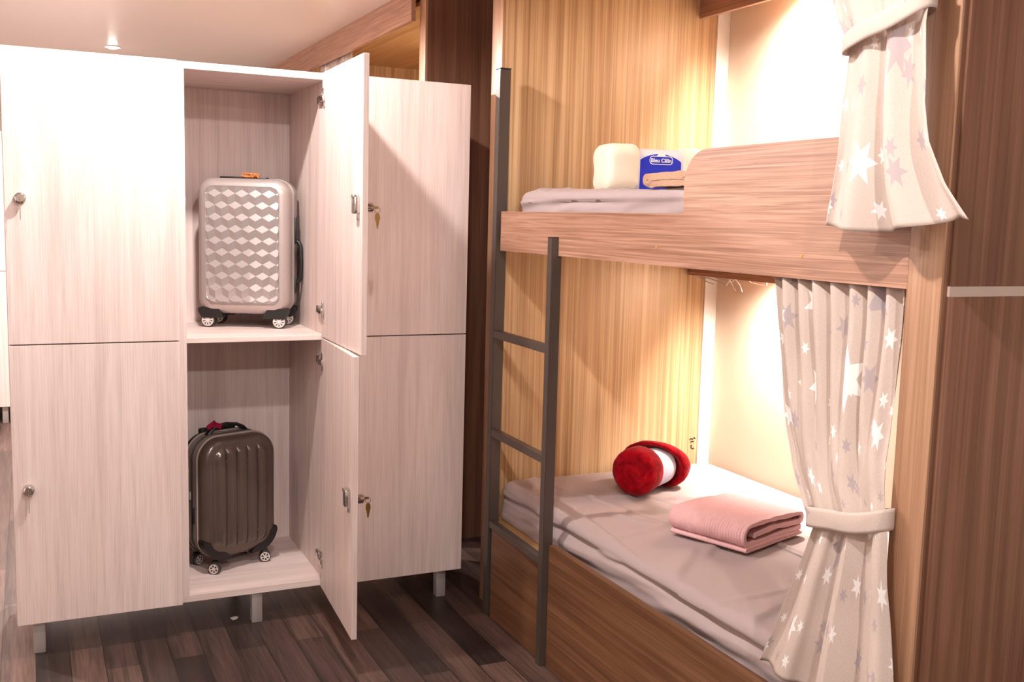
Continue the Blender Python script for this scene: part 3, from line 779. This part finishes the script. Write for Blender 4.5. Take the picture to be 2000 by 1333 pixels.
b2p('header', 'walnut_y', .0, .02, B1, 8.98, 2.352, CEIL); b2p('fascia', 'walnut_y', .02, .042, B1, BF, 1.3845, 1.5254); b2p('base_board', 'drawer', .02, .042, B1, BF, 0, .42)
b2p('upper_deck', 'oak_h', .052, XB, B1, BF, 1.3862, 1.41)
b = nb(); lathe(b, [(-.006, .001), (-.006, .025), (0, .025)], 18, 'z', (.62, 5.0, 2.428)); obj('berth_lamp', b, M['bunk_lamp'], b2)
ld = bpy.data.lights.new('berth_beam', 'POINT'); ld.energy = 2.6; ld.shadow_soft_size = .04; ld.color = (1, .88, .74)
lo = bpy.data.objects.new('berth_beam', ld); COL.objects.link(lo); lo.parent = b2; lo.location = (.62-.5, 5.0-5.3, 2.15)
curtain('pale pleated curtain of the second bunk, peeking out above the open locker door', [(0, 6.14, 2.38, 5.55, 2.38), (1, 6.1, 1.62, 5.6, 1.62)], 7.5, 1.2,
        lambda v: .06, lambda v: .022, lambda u: 0., .3, None, nu=120, nv=20, seed=8.)

# ------------------------------------------------------------------ silver suitcase
def caster(root, x, y, r, wd, turn, hubmat, spokes=8):
    """Double-wheel caster: fork, two tyres and their spoked hubs as sub-parts."""
    c, s = math.cos(turn), math.sin(turn)
    def W(v): return Vector((x + v.x*c - v.y*s, y + v.x*s + v.y*c, v.z))
    b = nb(); box(b, -.011, .011, -wd*.35, wd*.35, r*.9, r*2.3, .003)
    for v in b.verts: v.co = W(v.co)
    fork = obj('caster', b, M['black'], root)
    for sd in (-1, 1):
        b = nb(); y0 = sd*wd*.5
        lathe(b, [(y0-sd*wd*.42, r*.5), (y0-sd*wd*.42, r*.93), (y0-sd*wd*.34, r), (y0-sd*wd*.08, r), (y0, r*.92), (y0, r*.8), (y0-sd*.002, r*.78), (y0-sd*.002, r*.1)], 30, 'y', (0, 0, r))
        for v in b.verts: v.co = W(v.co)
        obj('tyre', b, M['rubber'], fork)
        b = nb(); yo = y0+sd*.0004
        rim = nb(); lathe(rim, [(yo-sd*.003, r*.66), (yo, r*.68), (yo, r*.84), (yo-sd*.003, r*.86)], 30, 'y', (0, 0, r)); 
        fs = [f for f in rim.faces if len(f.verts) > 6]; bmesh.ops.delete(rim, geom=fs, context='FACES_ONLY'); merge(b, rim)
        lathe(b, [(yo-sd*.003, r*.24), (yo, r*.24), (yo+sd*.001, r*.05)], 16, 'y', (0, 0, r))
        for k in range(spokes):
            a = 2*math.pi*k/spokes + .2; ca, sa = math.cos(a), math.sin(a)
            pts = [(r*.2, -r*.07), (r*.7, -r*.13), (r*.7, r*.13), (r*.2, r*.07)]
            q0 = [b.verts.new((p*ca-q*sa, yo, r+p*sa+q*ca)) for p, q in pts]; b.faces.new(q0 if sd < 0 else q0[::-1])
        for v in b.verts: v.co = W(v.co)
        obj('wheel_hub', b, hubmat, fork)

s1 = thing('suitcase', 'silver hard-shell suitcase with a cube-pattern front in the upper open locker', 'suitcase', (-.781, 4.001, 1.0632), math.radians(-25.1), local=True)
W1, H1, Z1 = .342, .508, .052
def s1r(rings, caps=(True, True), W=W1, H=H1, r=.058, zc=None, nx=4, nz=6):
    b = nb(); zc = Z1+H1/2 if zc is None else zc
    ringed(b, W, H, r, rings, 'xz', 10, nx, nz, lambda v, i: Vector((v.x, v.y, v.z+zc)), caps); return b
obj('front_shell', s1r([(0, -.012), (0, -.066), (.003, -.078), (.010, -.088), (.022, -.095), (.034, -.097), (.0346, -.094), (.06, -.094)]), M['silver_rim'], s1, angle=50)
obj('frame_trim', s1r([(.004, -.012), (-.002, -.012), (-.003, -.008), (-.002, -.003), (.003, -.002), (-.002, .0), (-.003, .004), (-.002, .008), (.004, .008)]), M['alu'], s1, angle=50)
obj('back_shell', s1r([(0, .008), (0, .066), (.006, .085), (.02, .096), (.04, .1)]), M['silver_rim'], s1, angle=50)
# cube relief: rhombi of a cube tiling, clipped to the rounded panel
PW, PH, pc = W1-.072, H1-.078, Z1+H1/2+.008
b = nb(); w_ = .0505; s_ = w_/math.sqrt(3); vt = {}
def hv(x, z, h):
    k = (round(x, 5), round(z, 5))
    if k not in vt: vt[k] = b.verts.new((x, -.0962-h, z))
    return vt[k]
for j in range(-9, 10):
    for i in range(-5, 6):
        cx_ = i*w_ + (w_/2 if j % 2 else 0); cz_ = j*1.5*s_
        hx = [(cx_+s_*math.cos(math.radians(90+60*k)), cz_+s_*math.sin(math.radians(90+60*k))) for k in range(6)]
        h = .0095; hs = [0, .5*h, 0, .5*h, 0, .5*h]     # top, upper-left, lower-left, bottom, ...
        # cube corner sits at the cell centre; the roof rhombus is the centre with the top three corners
        hts = {0: 0., 1: .45*h, 2: 0., 3: .45*h, 4: 0., 5: .45*h}
        cc = hv(cx_, cz_, h)
        V = [hv(hx[k][0], hx[k][1], {0: 0, 1: .5*h, 5: .5*h, 2: 0, 4: 0, 3: .5*h}[k]) for k in range(6)]
        for q in ((1, cc, 5, 0), (1, 2, 3, cc), (cc, 3, 4, 5)):
            try: b.faces.new([V[k] if isinstance(k, int) else k for k in q])
            except ValueError: pass
for v in b.verts: v.co.z += pc
hw, hh, cr = PW/2, PH/2, .03
pl_ = [((hw, 0), (1, 0)), ((-hw, 0), (-1, 0)), ((0, hh), (0, 1)), ((0, -hh), (0, -1))]
for sx in (-1, 1):
    for sz in (-1, 1):
        for a in (15, 30, 45, 60, 75):
            c, s = math.cos(math.radians(a))*sx, math.sin(math.radians(a))*sz
            pl_.append(((sx*(hw-cr)+cr*c, sz*(hh-cr)+cr*s), (c, s)))
for (px, pz), (nx_, nz_) in pl_:
    bmesh.ops.bisect_plane(b, geom=b.verts[:]+b.edges[:]+b.faces[:], plane_co=(px, 0, pz+pc), plane_no=(nx_, 0, nz_), clear_outer=True)
me_obj = obj('cube_panel', b, M['silver'], s1, smooth=False)
lp = [(x, -.0972, z+pc) for x, z in rrect(PW+.004, PH+.004, cr+.002, 8, 4, 6)]
b = nb(); tube(b, lp, .0028, 8, True); obj('panel_bead', b, M['silver'], s1)
for sx in (-1, 1):
    b = nb(); pts = [(sx*.168, Z1+.006), (sx*.155, Z1-.016), (sx*.072, Z1-.016), (sx*.082, Z1+.004), (sx*.09, Z1+.018), (sx*.10, Z1+.024), (sx*.162, Z1+.024), (sx*.169, Z1+.020)]
    prism(b, pts, 'y', -.093, -.05); obj('corner_guard', b, M['black'], s1, angle=30)
    b = nb(); prism(b, pts, 'y', .03, .088); obj('corner_guard', b, M['black'], s1, angle=30)
for sx, sy, tn in ((-1, -1, .0), (1, -1, .08), (-1, 1, -.1), (1, 1, .12)): caster(s1, sx*.134, sy*.072, .0265, .036, tn, M['hub'], 9)
obj('keel', bx(-.022, .022, -.06, .06, Z1-.006, Z1+.003, .002), M['black'], s1)
zt = Z1+H1
b = nb(); box(b, -.105, .075, -.022, .022, zt-.003, zt+.008, .004); obj('top_handle', b, M['black'], s1)
b = nb()
for q in range(3): tube(b, [(.0+.016*math.sin(a)*1.2+.012*q, -.024+.003*q, zt+.008+.008*(1-math.cos(a))*.8) for a in [i*math.pi/7 for i in range(15)]], .0028, 8, False)
tube(b, [(.02, -.026, zt+.006), (.035, -.03, zt+.016), (.045, -.028, zt+.004)], .0032, 8)
obj('ribbon', b, M['orange'], s1)
b = nb(); xh = W1/2
hb = [(xh+.002, .03, .33), (xh+.014, .03, .325), (xh+.021, .03, .31), (xh+.023, .03, .25), (xh+.021, .03, .19), (xh+.014, .03, .175), (xh+.002, .03, .17)]
tube(b, hb, .0085, 10); box(b, xh-.002, xh+.008, .012, .05, .32, .42, .003); box(b, xh-.002, xh+.007, .012, .05, .13, .18, .003); obj('side_handle', b, M['black'], s1)
for z0, z1 in ((.385, .445), (.10, .158), (.055, .072)):
    obj('side_foot', bx(-xh-.011, -xh+.002, .006, .03, z0, z1, .003), M['black'], s1)

# ------------------------------------------------------------------ dark ribbed suitcase
s2 = thing('suitcase', 'dark taupe ribbed suitcase with a pink ribbon in the lower open locker', 'suitcase', (-.866, 3.937, ZB+T), math.radians(20.8), local=True)
W2, H2, Z2, R2 = .312, .462, .052, .085
zc2 = Z2+H2/2
def ribs(v, ins):
    # height of the pressed ribs, fading out towards the rim
    k = hump((ins-.030)/.028)
    p = .0445; g = abs(math.sin(math.pi*(v.x+p/2)/p))
    rib = .0125*(g**.42)*k if abs(v.x) < .13 else .0125*k
    dome = .010*(1-(v.x/.16)**2)*(1-((v.z)/.24)**2)
    return Vector((v.x, v.y-rib-dome*min(1, ins/.02), v.z+zc2))
b = nb(); rings = [(0, -.030), (0, -.052), (.002, -.060), (.008, -.068), (.016, -.073), (.024, -.0745), (.030, -.0748)]
rings += [(.030+.0027*i, -.0748) for i in range(1, 46)]
ringed(b, W2, H2, R2, rings, 'xz', 14, 70, 40, ribs); obj('front_shell', b, M['grey_shell'], s2, angle=60)
def s2r(rings, r=R2, caps=(True, True)):
    b = nb(); ringed(b, W2, H2, r, rings, 'xz', 14, 4, 6, lambda v, i: Vector((v.x, v.y, v.z+zc2)), caps); return b
obj('gusset', s2r([(.004, -.030), (.0, -.028), (.0, .006), (.003, .008), (.003, .012), (.0, .014), (.0, .048), (.004, .05)]), M['gusset'], s2, angle=50)
obj('back_shell', s2r([(.0, .05), (.0, .075), (.01, .092), (.03, .098)]), M['black'], s2, angle=50)
for y in (-.031, .049):
    b = nb(); tube(b, [(x, y, z+zc2) for x, z in rrect(W2+.004, H2+.004, R2+.002, 14, 4, 6)], .0035, 8, True); obj('piping', b, M['pipe'], s2)
for y in (.006, .014):
    b = nb(); tube(b, [(x, y, z+zc2) for x, z in rrect(W2+.001, H2+.001, R2, 14, 4, 6)], .0018, 6, True); obj('zipper', b, M['rubber'], s2)
for sx in (-1, 1):
    b = nb(); n = 14
    # black moulded foot wrapping the lower corner, following the rounded outline
    oo = [(sx*(W2/2-R2+ (R2+.004)*math.cos(math.radians(-8-82*i/n))), -H2/2+R2+(R2+.004)*math.sin(math.radians(-8-82*i/n))+zc2) for i in range(n+1)]
    ii = [(sx*(W2/2-R2+ (R2-.026)*math.cos(math.radians(-8-82*i/n))), -H2/2+R2+(R2-.026)*math.sin(math.radians(-8-82*i/n))+zc2) for i in range(n+1)]
    ii[0] = (oo[0][0]-sx*.004, oo[0][1]+.012); oo.append((sx*.045, Z2-.006)); ii.append((sx*.045, Z2+.004))
    prism(b, oo+ii[::-1], 'y', -.0785, -.035); obj('corner_guard', b, M['black'], s2, angle=40)
    b = nb(); prism(b, oo+ii[::-1], 'y', .045, .095); obj('corner_guard', b, M['black'], s2, angle=40)
for sx, sy, tn in ((-1, -1, -.9), (1, -1, -.5), (-1, 1, .3), (1, 1, .2)): caster(s2, sx*.108, sy*.068, .0215, .030, tn, M['hub'], 6)
zt = Z2+H2
b = nb(); hp_ = [(-.085, .0, zt-.006), (-.07, .0, zt+.012), (-.045, .0, zt+.026), (0, .0, zt+.031), (.045, .0, zt+.024), (.07, .0, zt+.010), (.085, .0, zt-.006)]
tube(b, hp_, [.008, .009, .007, .0065, .007, .009, .008], 10)
for v in b.verts: v.co.y = v.co.y*1.7 + .028
obj('top_handle', b, M['black'], s2)
obj('trolley_grip', bx(-.075, .075, .086, .112, zt-.045, zt+.010, .006), M['black'], s2)
b = nb(); t_ = nb()
for (dx_, dz_, rt) in ((-.012, .012, .5), (.012, .008, -.35)):
    box(t_, -.020, .020, -.003, .003, -.010, .010, .002)
    for v in t_.verts:
        x, z = v.co.x, v.co.z
        v.co = Vector((-.058+dx_+x*math.cos(rt)-z*math.sin(rt), .016, zt+.024+dz_+x*math.sin(rt)+z*math.cos(rt)))
    merge(b, t_); t_ = nb()
t_.free(); obj('ribbon', b, M['magenta'], s2)
obj('side_tag', bx(-W2/2-.006, -W2/2+.001, .016, .032, .275, .305, .002), M['tag'], s2)
b = nb(); tube(b, [(-W2/2-.003, -.006, .25), (-W2/2-.006, -.008, .235), (-W2/2-.005, -.008, .20), (-W2/2-.003, -.004, .188)], .004, 8); obj('zipper_pull', b, M['black'], s2)
obj('latch_cap', bx(-.016, .016, -.070, -.06, zt-.020, zt-.011, .003), M['black'], s2)

# ------------------------------------------------------------------ scrap on the floor
b = nb(); prism(b, [(-.905, 3.735), (-.888, 3.742), (-.876, 3.734), (-.884, 3.722), (-.900, 3.720)], 'z', .0, .004)
tag(obj('paper_scrap', b, M['paper']), 'tiny white scrap lying on the dark floor below the lockers', 'scrap')

for o in bpy.data.objects:
    if '_local' in o.keys(): del o['_local']
